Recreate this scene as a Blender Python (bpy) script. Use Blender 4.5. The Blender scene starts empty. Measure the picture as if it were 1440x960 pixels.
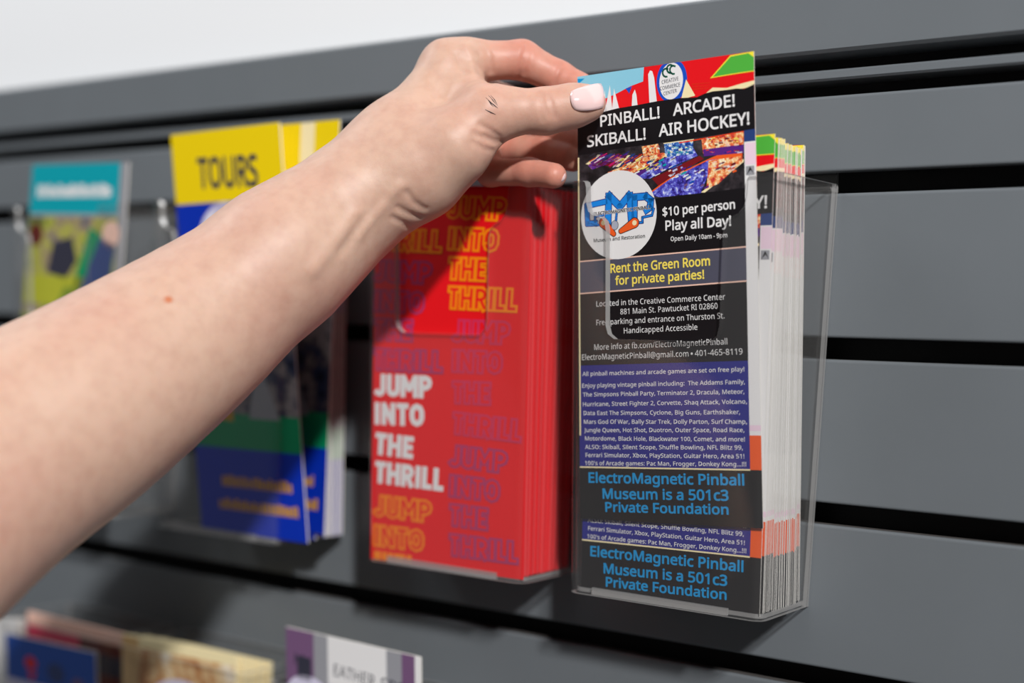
import bpy, bmesh, math, random
import numpy as np
from mathutils import Vector, Matrix

random.seed(7); np.random.seed(7)
scene = bpy.context.scene
COL = scene.collection
MM = 0.001

# ------------------------------------------------------------------ camera
FPX = 2000.0                       # focal length in pixels of the 1440 px frame (50 mm)
YAW, PITCH, ROLL = math.radians(36.18), math.radians(-0.86), math.radians(1.38)
CAM = np.array([0.0, -0.6142, -0.0617])
cy_, sy_ = math.cos(YAW), math.sin(YAW)
_f = np.array([-sy_, cy_, 0.0]); _r = np.array([cy_, sy_, 0.0]); _u = np.array([0, 0, 1.0])
FW = _f * math.cos(PITCH) + _u * math.sin(PITCH)
_u2 = _u * math.cos(PITCH) - _f * math.sin(PITCH)
RT = _r * math.cos(ROLL) + _u2 * math.sin(ROLL)
UP = _u2 * math.cos(ROLL) - _r * math.sin(ROLL)

def at(x, y, Y):
    """the place (mm) that the photograph's pixel x, y shows at distance Y mm from the slat wall"""
    d = FW + RT * ((x - 720) / FPX) + UP * ((480 - y) / FPX)
    t = (Y * MM - CAM[1]) / d[1]
    return (CAM + d * t) * 1000.0

cam_data = bpy.data.cameras.new('camera')
cam = bpy.data.objects.new('camera', cam_data); COL.objects.link(cam)
m = Matrix.Identity(4)
for i in range(3):
    m[i][0] = RT[i]; m[i][1] = UP[i]; m[i][2] = -FW[i]; m[i][3] = CAM[i]
cam.matrix_world = m
cam_data.sensor_width = 36.0; cam_data.lens = 36.0 * FPX / 1440.0
cam_data.clip_start = 0.02; cam_data.clip_end = 50
cam_data.dof.use_dof = True
cam_data.dof.focus_distance = 0.645
cam_data.dof.aperture_fstop = 3.0
scene.camera = cam

# ------------------------------------------------------------------ world and lights
world = bpy.data.worlds.new('world'); scene.world = world; world.use_nodes = True
bg = world.node_tree.nodes['Background']
bg.inputs[0].default_value = (0.95, 0.97, 1.0, 1); bg.inputs[1].default_value = 0.09

def area_light(name, pos, target, size, power, color=(1, 1, 1), size_y=None):
    l = bpy.data.lights.new(name, 'AREA'); l.energy = power; l.color = color
    l.shape = 'RECTANGLE' if size_y else 'DISK'; l.size = size
    if size_y: l.size_y = size_y
    o = bpy.data.objects.new(name, l); COL.objects.link(o); o.location = pos
    o.rotation_euler = (Vector(target) - Vector(pos)).to_track_quat('-Z', 'Y').to_euler()
    return o
TG = (-0.35, 0.0, -0.08)
area_light('key_light', (TG[0] + 1.75, -1.70, TG[2] + 1.40), TG, 0.16, 96, (1.0, 0.99, 0.975))
area_light('ceiling_light', (-1.35, -0.55, 1.05), (-0.95, 0, 0.05), 0.6, 9.0, (0.96, 0.98, 1.0), 0.4)

scene.view_settings.view_transform = 'Standard'
scene.view_settings.look = 'None'
scene.view_settings.gamma = 1.0
scene.view_settings.use_curve_mapping = False
scene.view_settings.exposure = 0.0
scene.cycles.transparent_max_bounces = 48
scene.cycles.max_bounces = 10

# ------------------------------------------------------------------ materials
def srgb(r, g, b):
    f = lambda c: (c / 255 / 12.92) if c / 255 <= 0.04045 else ((c / 255 + 0.055) / 1.055) ** 2.4
    return (f(r), f(g), f(b), 1.0)

def principled(name, color, rough=0.5, spec=0.5, coat=0.0, sss=0.0, sss_r=None):
    mt = bpy.data.materials.new(name); mt.use_nodes = True
    b = mt.node_tree.nodes['Principled BSDF']
    b.inputs['Base Color'].default_value = color
    b.inputs['Roughness'].default_value = rough
    b.inputs['Specular IOR Level'].default_value = spec
    b.inputs['Coat Weight'].default_value = coat
    if sss:
        b.inputs['Subsurface Weight'].default_value = sss
        b.inputs['Subsurface Radius'].default_value = sss_r
        b.inputs['Subsurface Scale'].default_value = 1.0
    return mt

def N(mt, kind, **kw):
    n = mt.node_tree.nodes.new(kind)
    for k, v in kw.items():
        if k in n.inputs: n.inputs[k].default_value = v
        else: setattr(n, k, v)
    return n
def Lk(mt, a, b): mt.node_tree.links.new(a, b)

def add_noise_bump(mt, scale, strength, dist=0.0005, detail=3, stretch=None):
    b = mt.node_tree.nodes['Principled BSDF']
    tc = N(mt, 'ShaderNodeTexCoord'); mp = N(mt, 'ShaderNodeMapping')
    if stretch: mp.inputs['Scale'].default_value = stretch
    no = N(mt, 'ShaderNodeTexNoise', Scale=scale, Detail=detail)
    bu = N(mt, 'ShaderNodeBump', Strength=strength, Distance=dist)
    Lk(mt, tc.outputs['Object'], mp.inputs[0]); Lk(mt, mp.outputs[0], no.inputs['Vector'])
    Lk(mt, no.outputs['Fac'], bu.inputs['Height']); Lk(mt, bu.outputs[0], b.inputs['Normal'])
    return no

M = {}
# grey laminate with faint mottling
g = principled('grey_laminate', srgb(104, 109, 113), 0.42, 0.45)
no = add_noise_bump(g, 900, 0.10, 0.0002)
n2 = N(g, 'ShaderNodeTexNoise', Scale=14, Detail=4); tc = N(g, 'ShaderNodeTexCoord')
cr = N(g, 'ShaderNodeMix', data_type='RGBA'); cr.inputs[6].default_value = srgb(100, 105, 109); cr.inputs[7].default_value = srgb(108, 113, 118)
Lk(g, tc.outputs['Object'], n2.inputs['Vector']); Lk(g, n2.outputs['Fac'], cr.inputs[0])
Lk(g, cr.outputs[2], g.node_tree.nodes['Principled BSDF'].inputs['Base Color'])
M['laminate'] = g
M['groove'] = principled('groove_black', srgb(22, 22, 24), 0.6, 0.3)
M['lip_core'] = principled('groove_lip_brown_grey', srgb(78, 75, 74), 0.7, 0.2)
M['wall'] = principled('white_wall_paint', srgb(234, 235, 237), 0.8, 0.2); add_noise_bump(M['wall'], 300, 0.1)
M['paper'] = principled('white_card_edge', srgb(226, 222, 216), 0.7, 0.2)
M['red_paper'] = principled('red_paper', srgb(240, 22, 34), 0.55, 0.25)
PR = dict(black=(17, 14, 18), red=(230, 14, 24), green=(80, 176, 62), yellow=(245, 226, 60), cream=(243, 226, 178), white=(232, 230, 230),
          lightblue=(138, 200, 222), blue=(22, 78, 190), navy=(34, 36, 128), orange=(238, 92, 32), pink=(236, 208, 224), slate=(78, 78, 94),
          purple=(86, 34, 128), cyan=(0, 146, 208), gold=(246, 222, 96), darkgreen=(12, 92, 72), darkred=(120, 18, 26), tan=(214, 176, 120),
          silver=(168, 172, 188), peach=(240, 196, 178), magenta=(196, 20, 96), teal=(0, 158, 172), brightyellow=(238, 206, 0),
          royal=(0, 44, 170), emerald=(0, 140, 90), ochre=(196, 142, 32), brown=(92, 34, 28), softpurple=(116, 84, 120), lilac=(214, 208, 230),
          outline_orange=(244, 134, 6), outline_pink=(206, 44, 86), outline_purple=(172, 52, 104), red_dim=(200, 24, 40), leaf=(120, 140, 50), lime=(176, 178, 52),
          denim=(38, 62, 120), mapblue=(8, 78, 176), greyprint=(150, 150, 156), charcoal=(52, 52, 66), fire=(226, 60, 20), skyblue=(24, 134, 226))
for k, c in PR.items():
    M[k] = principled('print_' + k, srgb(*c), 0.42, 0.35)

def photo_print(name, cols, scale, stretch=(1, 1, 1)):
    """printed photograph: small patches of ink picked from a few colours"""
    mt = principled(name, (0, 0, 0, 1), 0.42, 0.35)
    tc = N(mt, 'ShaderNodeTexCoord'); mp = N(mt, 'ShaderNodeMapping'); mp.inputs['Scale'].default_value = stretch
    dn = N(mt, 'ShaderNodeTexNoise', Scale=scale * 0.8, Detail=2)
    ad = N(mt, 'ShaderNodeMix', data_type='RGBA'); ad.blend_type = 'ADD'; ad.inputs[0].default_value = 0.004
    vo = N(mt, 'ShaderNodeTexNoise', Scale=scale, Detail=5, Roughness=0.65)
    rp = N(mt, 'ShaderNodeValToRGB'); e = rp.color_ramp.elements
    pos = np.linspace(0.33, 0.67, len(cols))
    while len(e) < len(cols): e.new(0.5)
    for i, c in enumerate(cols): e[i].position = pos[i]; e[i].color = srgb(*c)
    Lk(mt, tc.outputs['Object'], mp.inputs[0]); Lk(mt, mp.outputs[0], dn.inputs['Vector'])
    Lk(mt, mp.outputs[0], ad.inputs[6]); Lk(mt, dn.outputs['Color'], ad.inputs[7]); Lk(mt, ad.outputs[2], vo.inputs['Vector'])
    Lk(mt, vo.outputs['Fac'], rp.inputs[0]); Lk(mt, rp.outputs[0], mt.node_tree.nodes['Principled BSDF'].inputs['Base Color'])
    return mt
M['ph_blue'] = photo_print('photo_blue_playfield', [(20, 16, 60), (60, 44, 150), (84, 84, 200), (150, 160, 235), (235, 240, 255)], 380)
M['ph_warm'] = photo_print('photo_warm_playfield', [(120, 16, 60), (214, 60, 50), (240, 150, 80), (250, 232, 180), (255, 252, 240)], 420)
M['ph_glass'] = photo_print('photo_backglass', [(26, 30, 90), (30, 70, 160), (60, 120, 190), (226, 236, 240), (250, 214, 90)], 420)
M['ph_rail'] = photo_print('photo_rails', [(30, 12, 34), (96, 20, 60), (90, 40, 150), (232, 150, 90), (250, 240, 225)], 200, (0.5, 1, 1.6))
M['ph_dark'] = photo_print('photo_dark_room', [(20, 18, 20), (34, 30, 34), (52, 46, 50), (70, 64, 70)], 160)
M['ph_park'] = photo_print('photo_park', [(60, 60, 44), (108, 120, 60), (176, 176, 70), (150, 130, 110), (60, 84, 110)], 40)
M['ph_crowd'] = photo_print('photo_crowd', [(18, 24, 44), (40, 50, 84), (90, 84, 92), (150, 140, 140), (60, 60, 80)], 70)
M['ph_tan'] = photo_print('photo_tan_ware', [(140, 70, 24), (190, 130, 70), (222, 190, 140), (238, 226, 206)], 60)
M['ph_lilac'] = photo_print('photo_pale_clouds', [(150, 140, 180), (204, 198, 222), (232, 228, 240)], 50)

def acrylic(name, tint, haze, rough=0.02, boost=1.0):
    mt = bpy.data.materials.new(name); mt.use_nodes = True; nt = mt.node_tree
    for n in list(nt.nodes):
        if n.type == 'BSDF_PRINCIPLED': nt.nodes.remove(n)
    out = [n for n in nt.nodes if n.type == 'OUTPUT_MATERIAL'][0]
    tr = N(mt, 'ShaderNodeBsdfTransparent'); tr.inputs[0].default_value = tint
    gl = N(mt, 'ShaderNodeBsdfGlossy'); gl.inputs['Roughness'].default_value = rough
    mx = N(mt, 'ShaderNodeMixShader')
    ml = N(mt, 'ShaderNodeMath', operation='MULTIPLY'); ml.inputs[1].default_value = boost
    # Schlick's law, the same on both faces of the sheet
    fl = N(mt, 'ShaderNodeLayerWeight', Blend=0.5)
    pw = N(mt, 'ShaderNodeMath', operation='POWER'); pw.inputs[1].default_value = 5.0
    ad = N(mt, 'ShaderNodeMath', operation='MULTIPLY_ADD'); ad.inputs[1].default_value = 0.9; ad.inputs[2].default_value = 0.035
    Lk(mt, fl.outputs['Facing'], pw.inputs[0]); Lk(mt, pw.outputs[0], ad.inputs[0]); Lk(mt, ad.outputs[0], ml.inputs[0])
    ml.use_clamp = True; Lk(mt, ml.outputs[0], mx.inputs[0])
    df = N(mt, 'ShaderNodeBsdfDiffuse'); df.inputs[0].default_value = (0.75, 0.74, 0.73, 1)
    m2 = N(mt, 'ShaderNodeMixShader'); m2.inputs[0].default_value = haze
    Lk(mt, tr.outputs[0], m2.inputs[1]); Lk(mt, df.outputs[0], m2.inputs[2])
    Lk(mt, m2.outputs[0], mx.inputs[1]); Lk(mt, gl.outputs[0], mx.inputs[2])
    Lk(mt, mx.outputs[0], out.inputs[0])
    return mt
M['acrylic'] = acrylic('clear_acrylic', (0.98, 0.98, 0.98, 1), 0.018)
M['acrylic_edge'] = acrylic('acrylic_cut_edge', (0.62, 0.61, 0.61, 1), 0.28, 0.3)

# ------------------------------------------------------------------ object helpers
def tag(o, label=None, cat=None, group=None, kind=None):
    if label: o['label'] = label
    if cat: o['category'] = cat
    if group: o['group'] = group
    if kind: o['kind'] = kind
    return o

def link_mesh(name, me, parent=None, origin=None):
    o = bpy.data.objects.new(name, me); COL.objects.link(o)
    if parent is not None: o.parent = parent
    if origin is not None: o.location = Vector(origin) * MM
    return o

def mesh_from(verts, faces, mats, fm=None, name='mesh', smooth=False, origin=(0, 0, 0)):
    """verts in mm, shifted so that origin (mm) is the object's origin"""
    me = bpy.data.meshes.new(name)
    v = (np.asarray(verts, float) - np.asarray(origin, float)) * MM
    me.from_pydata([tuple(p) for p in v], [], [tuple(int(i) for i in f) for f in faces])
    for mt in mats: me.materials.append(mt)
    if fm is not None: me.polygons.foreach_set('material_index', list(fm))
    if smooth: me.polygons.foreach_set('use_smooth', [True] * len(me.polygons))
    me.update()
    return me

def box_vf(x0, x1, y0, y1, z0, z1):
    v = [(x, y, z) for x in (x0, x1) for y in (y0, y1) for z in (z0, z1)]
    f = [(0, 1, 3, 2), (4, 6, 7, 5), (0, 4, 5, 1), (2, 3, 7, 6), (0, 2, 6, 4), (1, 5, 7, 3)]
    return v, f

def join_vf(parts):
    V, Fc, Mi = [], [], []
    for v, f, mi in parts:
        o = len(V); V += [tuple(p) for p in v]; Fc += [tuple(i + o for i in q) for q in f]; Mi += [mi] * len(f)
    return V, Fc, Mi

# ------------------------------------------------------------------ the slat wall
S = 76.2
X0, X1 = -1700.0, 420.0
root = bpy.data.objects.new('wall_back', None); COL.objects.link(root); root['kind'] = 'structure'
root['label'] = 'grey slatwall of wide horizontal planks with black grooves'

def profile_extrude(name, prof, x0, x1, mats, fm_fn, parent):
    n = len(prof)
    V = [(x, p[0], p[1]) for x in (x0, x1) for p in prof]
    F_ = [(i, (i + 1) % n, n + (i + 1) % n, n + i) for i in range(n)]
    F_ += [tuple(range(n))[::-1], tuple(range(n, 2 * n))]
    fm = [fm_fn(i) for i in range(n)] + [0, 0]
    me = mesh_from(V, F_, mats, fm, name)
    return link_mesh(name, me, parent)

def plank(zt, zb, parent, name='plank', y=0.0, depth=17.0, lt=6.0, cav=7.0, r=1.4):
    p = []
    for k in range(5):
        a = math.pi / 2 * k / 4
        p.append((y + r - r * math.cos(a), zt - r + r * math.sin(a)))      # front top edge
    p += [(y + lt, zt), (y + lt, zt - cav), (y + depth, zt - cav)]
    p += [(y + depth, zb + cav), (y + lt, zb + cav), (y + lt, zb)]
    for k in range(5):
        a = math.pi / 2 * k / 4
        p.append((y + r - r * math.sin(a), zb + r - r * math.cos(a)))
    mats = [M['laminate'], M['lip_core'], M['groove']]
    def fm(i):
        if i in (4,): return 1
        if 5 <= i <= 9: return 2
        return 0
    return profile_extrude(name, p, X0, X1, mats, fm, parent)

plank(45.0, 9.9, root)
for k in range(0, 9):
    plank(-S * k, -S * (k + 1) + 9.9, root)
# narrow strip and the wide top board
def bar(name, z0, z1, y0, y1, mat, parent, r=1.0):
    p = [(y0 + r, z0), (y0, z0 + r), (y0, z1 - r), (y0 + r, z1), (y1, z1), (y1, z0)]
    return profile_extrude(name, p, X0, X1, [mat], lambda i: 0, parent)
bar('trim_strip', 52.3, 57.2, 1.0, 17, M['laminate'], root)
bar('top_board', 64.3, 95.6, -4.0, 17, M['laminate'], root, 1.5)
v, f = box_vf(X0, X1, 17, 19, -760, 95.0)
link_mesh('backing_board', mesh_from(v, f, [M['groove']], None, 'backing_board'), root)
v, f = box_vf(X0 - 300, X1 + 300, 20, 40, -1500, 900)
w = link_mesh('wall_upper', mesh_from(v, f, [M['wall']], None, 'wall_upper')); w['kind'] = 'structure'
w['label'] = 'white painted wall above the grey slatwall'

def planar_quad(px, ys):
    """corners bottom-left, bottom-right, top-right, top-left from pixels; the first three at depths ys, the last on their plane"""
    a, b, c = [at(px[i][0], px[i][1], ys[i]) for i in range(3)]
    n = np.cross(b - a, c - a); C0 = CAM * 1000
    d = FW + RT * ((px[3][0] - 720) / FPX) + UP * ((480 - px[3][1]) / FPX)
    t = ((a - C0) @ n) / (d @ n)
    return [a, b, c, C0 + d * t]

# ------------------------------------------------------------------ acrylic holders
def smooth_path(x0, x1, yf, yb, r, na=6, front_ts=()):
    """U-shaped section: back-left, round corner, front, round corner, back-right"""
    pts = [(x0, yb), (x0, yf + r)]
    for k in range(1, na):
        a = math.pi / 2 * k / na
        pts.append((x0 + r - r * math.cos(a), yf + r - r * math.sin(a)))
    pts.append((x0 + r, yf))
    xa, xb = x0 + r, x1 - r
    for t in front_ts: pts.append((x0 + (x1 - x0) * t, yf))
    pts.append((x1 - r, yf))
    for k in range(1, na):
        a = math.pi / 2 * k / na
        pts.append((x1 - r + r * math.sin(a), yf + r - r * math.cos(a)))
    pts += [(x1, yf + r), (x1, yb)]
    return pts

HZ0, HZ1 = -191.0, 4.0
NOTCH = [(-366.8, 4.0), (-365.6, 3.3), (-364.9, 1.0), (-364.7, -6.5), (-363.6, -10.3), (-361.0, -12.2), (-357.0, -13.0), (-354.6, -15.0), (-353.8, -19.0),
         (-353.3, -63.0), (-352.0, -67.0), (-348.5, -69.3), (-297.0, -69.0), (-293.9, -66.5), (-292.9, -62.0),
         (-292.6, -21.0), (-291.6, -17.0), (-288.5, -14.4), (-285.0, -12.8), (-282.6, -10.0), (-281.7, -6.0), (-281.3, 1.5), (-280.6, 3.4), (-279.4, 4.0)]

def holder(name, label, dx, dz=0.0, group=None, hook_z=3.0, notch=True, inset=0.0):
    org = np.array([-325.0 + dx, -1.0, HZ0 + dz])
    root = bpy.data.objects.new(name, None); COL.objects.link(root)
    root.location = Vector(org) * MM
    tag(root, label, 'brochure holder', group)
    T = 2.0
    def sect(v):      # left, right, front, back at height fraction v
        return (-377.5 + 2.5 * v + dx, -275.0 + 9.0 * v + dx, -49.0 - 11.0 * v, -2.6)
    ts = []; tops = []
    xl1, xr1 = sect(1)[0], sect(1)[1]
    if notch:
        for (x, z) in NOTCH:
            t = (x + dx - xl1) / (xr1 - xl1); ts.append(t); tops.append(z + dz)
    def path(v, off):
        xl, xr, yf, yb = sect(v)
        return smooth_path(xl + off, xr - off, yf + off, yb, 6.0 - off, 6, ts)
    NB = len(path(0, 0)); nA = 2 + 5 + 1
    top = [HZ1 + dz] * NB
    for i, z in enumerate(tops): top[nA + i] = z
    V, F_, Mi = [], [], []
    def put(off):
        idx = []
        lo = path(0, off); hi = path(1, off)
        for i in range(NB):
            ztop = top[i]; vv = (ztop - dz - HZ0) / (HZ1 - HZ0)
            a = (lo[i][0], lo[i][1], HZ0 + dz)
            b = (lo[i][0] * (1 - vv) + hi[i][0] * vv, lo[i][1] * (1 - vv) + hi[i][1] * vv, ztop)
            idx.append((len(V), len(V) + 1)); V.append(a); V.append(b)
        return idx
    o_ = put(0.0); n_ = put(T)
    for i in range(NB - 1):
        F_.append((o_[i][0], o_[i + 1][0], o_[i + 1][1], o_[i][1])); Mi.append(0)
        F_.append((n_[i + 1][0], n_[i][0], n_[i][1], n_[i + 1][1])); Mi.append(0)
        F_.append((o_[i][1], o_[i + 1][1], n_[i + 1][1], n_[i][1])); Mi.append(1)
        F_.append((o_[i + 1][0], o_[i][0], n_[i][0], n_[i + 1][0])); Mi.append(1)
    for i in (0, NB - 1):
        q = (o_[i][0], o_[i][1], n_[i][1], n_[i][0]); F_.append(q if i else q[::-1]); Mi.append(1)
    me = mesh_from(V, F_, [M['acrylic'], M['acrylic_edge']], Mi, 'shell', False, org)
    link_mesh('shell', me, root)
    # floor
    xl, xr, yf, yb = sect(0.015)
    fl = smooth_path(xl + T, xr - T, yf + T + 1.8, yb, 4.0, 6)
    n = len(fl); V = [(x, y, HZ0 + dz + 0.6) for x, y in fl] + [(x, y, HZ0 + dz + 2.6) for x, y in fl]
    F_ = [tuple(range(n))[::-1], tuple(range(n, 2 * n))] + [(i, (i + 1) % n, n + (i + 1) % n, n + i) for i in range(n)]
    link_mesh('floor_panel', mesh_from(V, F_, [M['acrylic'], M['acrylic_edge']], [0, 0] + [1] * n, 'floor_panel', False, org), root)
    # moulded rib along the front bottom edge
    v, f = box_vf(xl + 13, xr - 18, yf + T + 0.05, yf + T + 1.6, HZ0 + dz + 0.2, HZ0 + dz + 3.4)
    link_mesh('bottom_rib', mesh_from(v, f, [M['acrylic_edge']], None, 'bottom_rib', False, org), root)
    # back panel
    a, b = sect(0), sect(1)
    zt = hook_z if inset == 0 else HZ1 + dz
    V = [(a[0], -2.4, HZ0 + dz), (a[1], -2.4, HZ0 + dz), (b[1], -2.4, zt), (b[0], -2.4, zt),
         (a[0], -0.4, HZ0 + dz), (a[1], -0.4, HZ0 + dz), (b[1], -0.4, zt), (b[0], -0.4, zt)]
    F_ = [(0, 1, 2, 3), (5, 4, 7, 6), (0, 4, 5, 1), (1, 5, 6, 2), (2, 6, 7, 3), (3, 7, 4, 0)]
    link_mesh('back_panel', mesh_from(V, F_, [M['acrylic'], M['acrylic_edge']], [0, 0, 1, 1, 1, 1], 'back_panel', False, org), root)
    parts = [(*box_vf(b[0] + 4 + inset, b[1] - 4 - inset, -0.4, 7.2, hook_z - 1.8, hook_z), 0),
             (*box_vf(b[0] + 4 + inset, b[1] - 4 - inset, 7.2, 9.0, hook_z - 1.8, hook_z + 12.0), 0)]
    if inset and hook_z > zt: parts.append((*box_vf(b[0] + inset, b[1] - inset, -2.4, -0.4, zt, hook_z), 0))
    V, F_, Mi = join_vf(parts)
    mi = [0 if (k % 6) in (2, 3) else 1 for k in range(len(F_))]
    link_mesh('hook', mesh_from(V, F_, [M['acrylic'], M['acrylic_edge']], mi, 'hook', False, org), root)
    return root

holder('brochure_holder', 'clear acrylic holder farthest right, full of white-edged rack cards', 0.0)
holder('brochure_holder', 'clear acrylic holder filled with red brochures', -128.5)
holder('brochure_holder', 'clear acrylic holder of the yellow and blue tour leaflets', -300.0)
holder('brochure_holder', 'blurred clear acrylic holder with the teal-headed leaflet behind the forearm', -441.0)

# ------------------------------------------------------------------ printing
CW, CH = 92.0, 208.0
def bil(quad):
    """quad: bottom-left, bottom-right, top-right, top-left (mm) -> map card (u,v,off) to the world"""
    BL, BR, TR, TL = [np.array(q, float) for q in quad]
    nrm = np.cross(BR - BL, TL - BL); nrm /= np.linalg.norm(nrm)      # points to the camera side
    def fn(p):
        u, v, off = p[0] / CW, p[1] / CH, p[2]
        return (BL * (1 - u) * (1 - v) + BR * u * (1 - v) + TR * u * v + TL * (1 - u) * v) + nrm * off
    return fn
def flat(p):       # local frame of a copy: x right, y away from the camera, z up
    return np.array([p[0] - CW / 2, -p[2], p[1]])

def tri_poly(poly):
    from mathutils.geometry import tessellate_polygon
    return [tuple(t) for t in tessellate_polygon([[Vector((p[0], p[1], 0)) for p in poly]])]

def orient(poly, t):
    a, b, c = [poly[i] for i in t]
    s = (b[0] - a[0]) * (c[1] - a[1]) - (b[1] - a[1]) * (c[0] - a[0])
    return t if s > 0 else t[::-1]

def art_mesh(zones, fn, origin, name='printed_artwork'):
    """zones: (polygon in card mm, material key, layer)"""
    keys = []; V = []; F_ = []; Mi = []
    for poly, k, layer in zones:
        if k not in keys: keys.append(k)
        o = len(V)
        V += [tuple(fn((p[0], p[1], 0.02 + 0.02 * layer))) for p in poly]
        for t in tri_poly(poly):
            t = orient(poly, t); F_.append(tuple(i + o for i in t)); Mi.append(keys.index(k))
    return mesh_from(V, F_, [M[k] for k in keys], Mi, name, False, origin)

import os
FONT = None
try:                                   # Blender's own bundled sans-serif face
    fp = os.path.join(bpy.utils.system_resource('DATAFILES', path='fonts'), 'NotoSansMath-Regular.woff2')
    if os.path.exists(fp): FONT = bpy.data.fonts.load(fp)
except Exception: FONT = None
_tc = {}
def raw_text(s, res):
    cu = bpy.data.curves.new('t', 'FONT'); cu.body = s; cu.size = 1.0; cu.resolution_u = res
    if FONT: cu.font = FONT
    ob = bpy.data.objects.new('t', cu); COL.objects.link(ob)
    dg = bpy.context.evaluated_depsgraph_get()
    me = bpy.data.meshes.new_from_object(ob.evaluated_get(dg))
    v = np.array([tuple(q.co) for q in me.vertices]); f = [tuple(p.vertices) for p in me.polygons]
    bpy.data.objects.remove(ob); bpy.data.curves.remove(cu); bpy.data.meshes.remove(me)
    return v, f
_hv, _hf = raw_text('H', 2)
CAPH = _hv[:, 1].max() - _hv[:, 1].min()
def text_vf(s, bold=0.0, res=2):
    """letters as a mesh with cap height 1; bold thickens every stroke by that share of the cap height"""
    key = (s, bold, res)
    if key in _tc: return _tc[key]
    v, f = raw_text(s, res); v = v / CAPH; v[:, 2] = 0
    if bold > 0:
        nd = 8 if res > 1 else 4
        V = [v]; Fc = list(f)
        for k in range(nd):
            a = 2 * math.pi * (k + 0.5) / nd
            w = v + np.array([bold * math.cos(a), bold * math.sin(a), 0.0]); w[:, 2] = 0.0006 * (k + 1)
            o = len(v) * (k + 1); V.append(w); Fc += [tuple(i + o for i in q) for q in f]
        v = np.concatenate(V); f = Fc
    _tc[key] = (v, f); return v, f

def text_on(s, u0, v0, u1, v1, cap, bold=0.0, layer=6, res=2, curve=None):
    """verts (u,v,off) of a line of text whose baseline runs u0,v0 -> u1,v1 with cap height cap (mm)"""
    v, f = text_vf(s, bold * 1.5, res)
    w = v[:, 0].max() - v[:, 0].min(); L = math.hypot(u1 - u0, v1 - v0)
    x = (v[:, 0] - v[:, 0].min()) / w * L; y = v[:, 1] * cap
    cx, sx = (u1 - u0) / L, (v1 - v0) / L
    return np.stack([u0 + x * cx - y * sx, v0 + x * sx + y * cx, 0.02 + 0.02 * layer + v[:, 2]], 1), f

def lettering(lines, fn, origin, name='lettering'):
    """lines: (verts uvo, faces, material key)"""
    keys = []; V = []; F_ = []; Mi = []
    for v, f, k in lines:
        if k not in keys: keys.append(k)
        o = len(V); V += [tuple(fn(p)) for p in v]
        F_ += [tuple(i + o for i in q) for q in f]; Mi += [keys.index(k)] * len(f)
    return mesh_from(V, F_, [M[k] for k in keys], Mi, name, False, origin)

def sheet_mesh(fn, origin, mat, th=0.35, nseg=6, name='rack_card', w=CW, h=CH):
    V = []; F_ = []
    for j in range(nseg + 1):
        v = h * j / nseg
        V += [tuple(fn((0, v, 0))), tuple(fn((w, v, 0))), tuple(fn((w, v, -th))), tuple(fn((0, v, -th)))]
    for j in range(nseg):
        a = 4 * j
        for k in range(4):
            F_.append((a + k, a + (k + 1) % 4, a + 4 + (k + 1) % 4, a + 4 + k))
    F_ += [(3, 2, 1, 0), tuple(4 * nseg + i for i in range(4))]
    return mesh_from(V, F_, [mat], None, name, False, origin)

# ---- the rack card's own design, laid out from the photograph of the held card
HELD = planar_quad([(816, 729), (1073, 743), (1060, 72), (812, 108)], (-48.6, -48.4, -59.6))
_BL, _BR, _TR, _TL = HELD
def uvp(px, py):
    """card position (mm) under the pixel px, py of the held card"""
    u = v = 0.5
    def pj(P):
        d = P / 1000 - CAM; w = d @ FW; return np.array([720 + FPX * (d @ RT) / w, 480 - FPX * (d @ UP) / w])
    def q(u, v): return _BL * (1 - u) * (1 - v) + _BR * u * (1 - v) + _TR * u * v + _TL * (1 - u) * v
    for _ in range(8):
        r = pj(q(u, v)) - (px, py)
        J = np.array([(pj(q(u + 1e-4, v)) - pj(q(u, v))) / 1e-4, (pj(q(u, v + 1e-4)) - pj(q(u, v))) / 1e-4]).T
        d = np.linalg.solve(J, -r); u += d[0]; v += d[1]
    return (u * CW, v * CH)
c1 = lambda x, y: uvp(780 + x * 0.29167, 60 + y * 0.29167)
c3 = lambda x, y: uvp(780 + x * 0.29167, 600 + y * 0.29167)
c5 = lambda x, y: uvp(780 + x / 4.5, 60 + y / 4.5)
def clampp(P): return [(min(max(p[0], 0.0), CW), min(max(p[1], 0.0), CH)) for p in P]
Z = []
def zone(P, k, layer): Z.append((clampp(P), k, layer))
sbx = 86.6                                                    # start of the right-hand strip
vb = uvp(930, 150)[1]
band_top = [c5(*p) for p in [(130, 470), (300, 440), (400, 415), (520, 395), (650, 370), (800, 350), (900, 345), (950, 322), (1000, 308), (1080, 300), (1150, 290), (1200, 292), (1264, 262)]]
band_top[0] = (0, band_top[0][1]); band_top[-1] = (CW, band_top[-1][1])
band_bot = [c5(*p) for p in [(130, 716), (400, 670), (660, 632), (900, 600), (1264, 545)]]
band_bot[0] = (0, band_bot[0][1]); band_bot[-1] = (CW, band_bot[-1][1])
zone([(0, 150), (CW, 150), (CW, CH), (0, CH)], 'red', 0)
zone([c5(*p) for p in [(100, 205), (330, 170), (565, 140), (560, 245), (480, 275), (400, 318), (330, 350), (120, 410)]], 'lightblue', 1)
zone([c5(*p) for p in [(126, 232), (190, 226), (150, 262)]], 'cyan', 2)
zone([c5(*p) for p in [(450, 290), (490, 275), (472, 322)]], 'blue', 2)
for sp in ([(316, 450), (350, 268), (368, 450)], [(362, 446), (376, 290), (412, 430)], [(298, 450), (318, 300), (330, 450)],
           [(488, 410), (492, 330), (508, 296), (518, 330), (526, 405)], [(600, 385), (592, 200), (604, 176), (618, 180), (630, 220), (648, 380)]):
    zone([c5(*p) for p in sp], 'white', 3)
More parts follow.
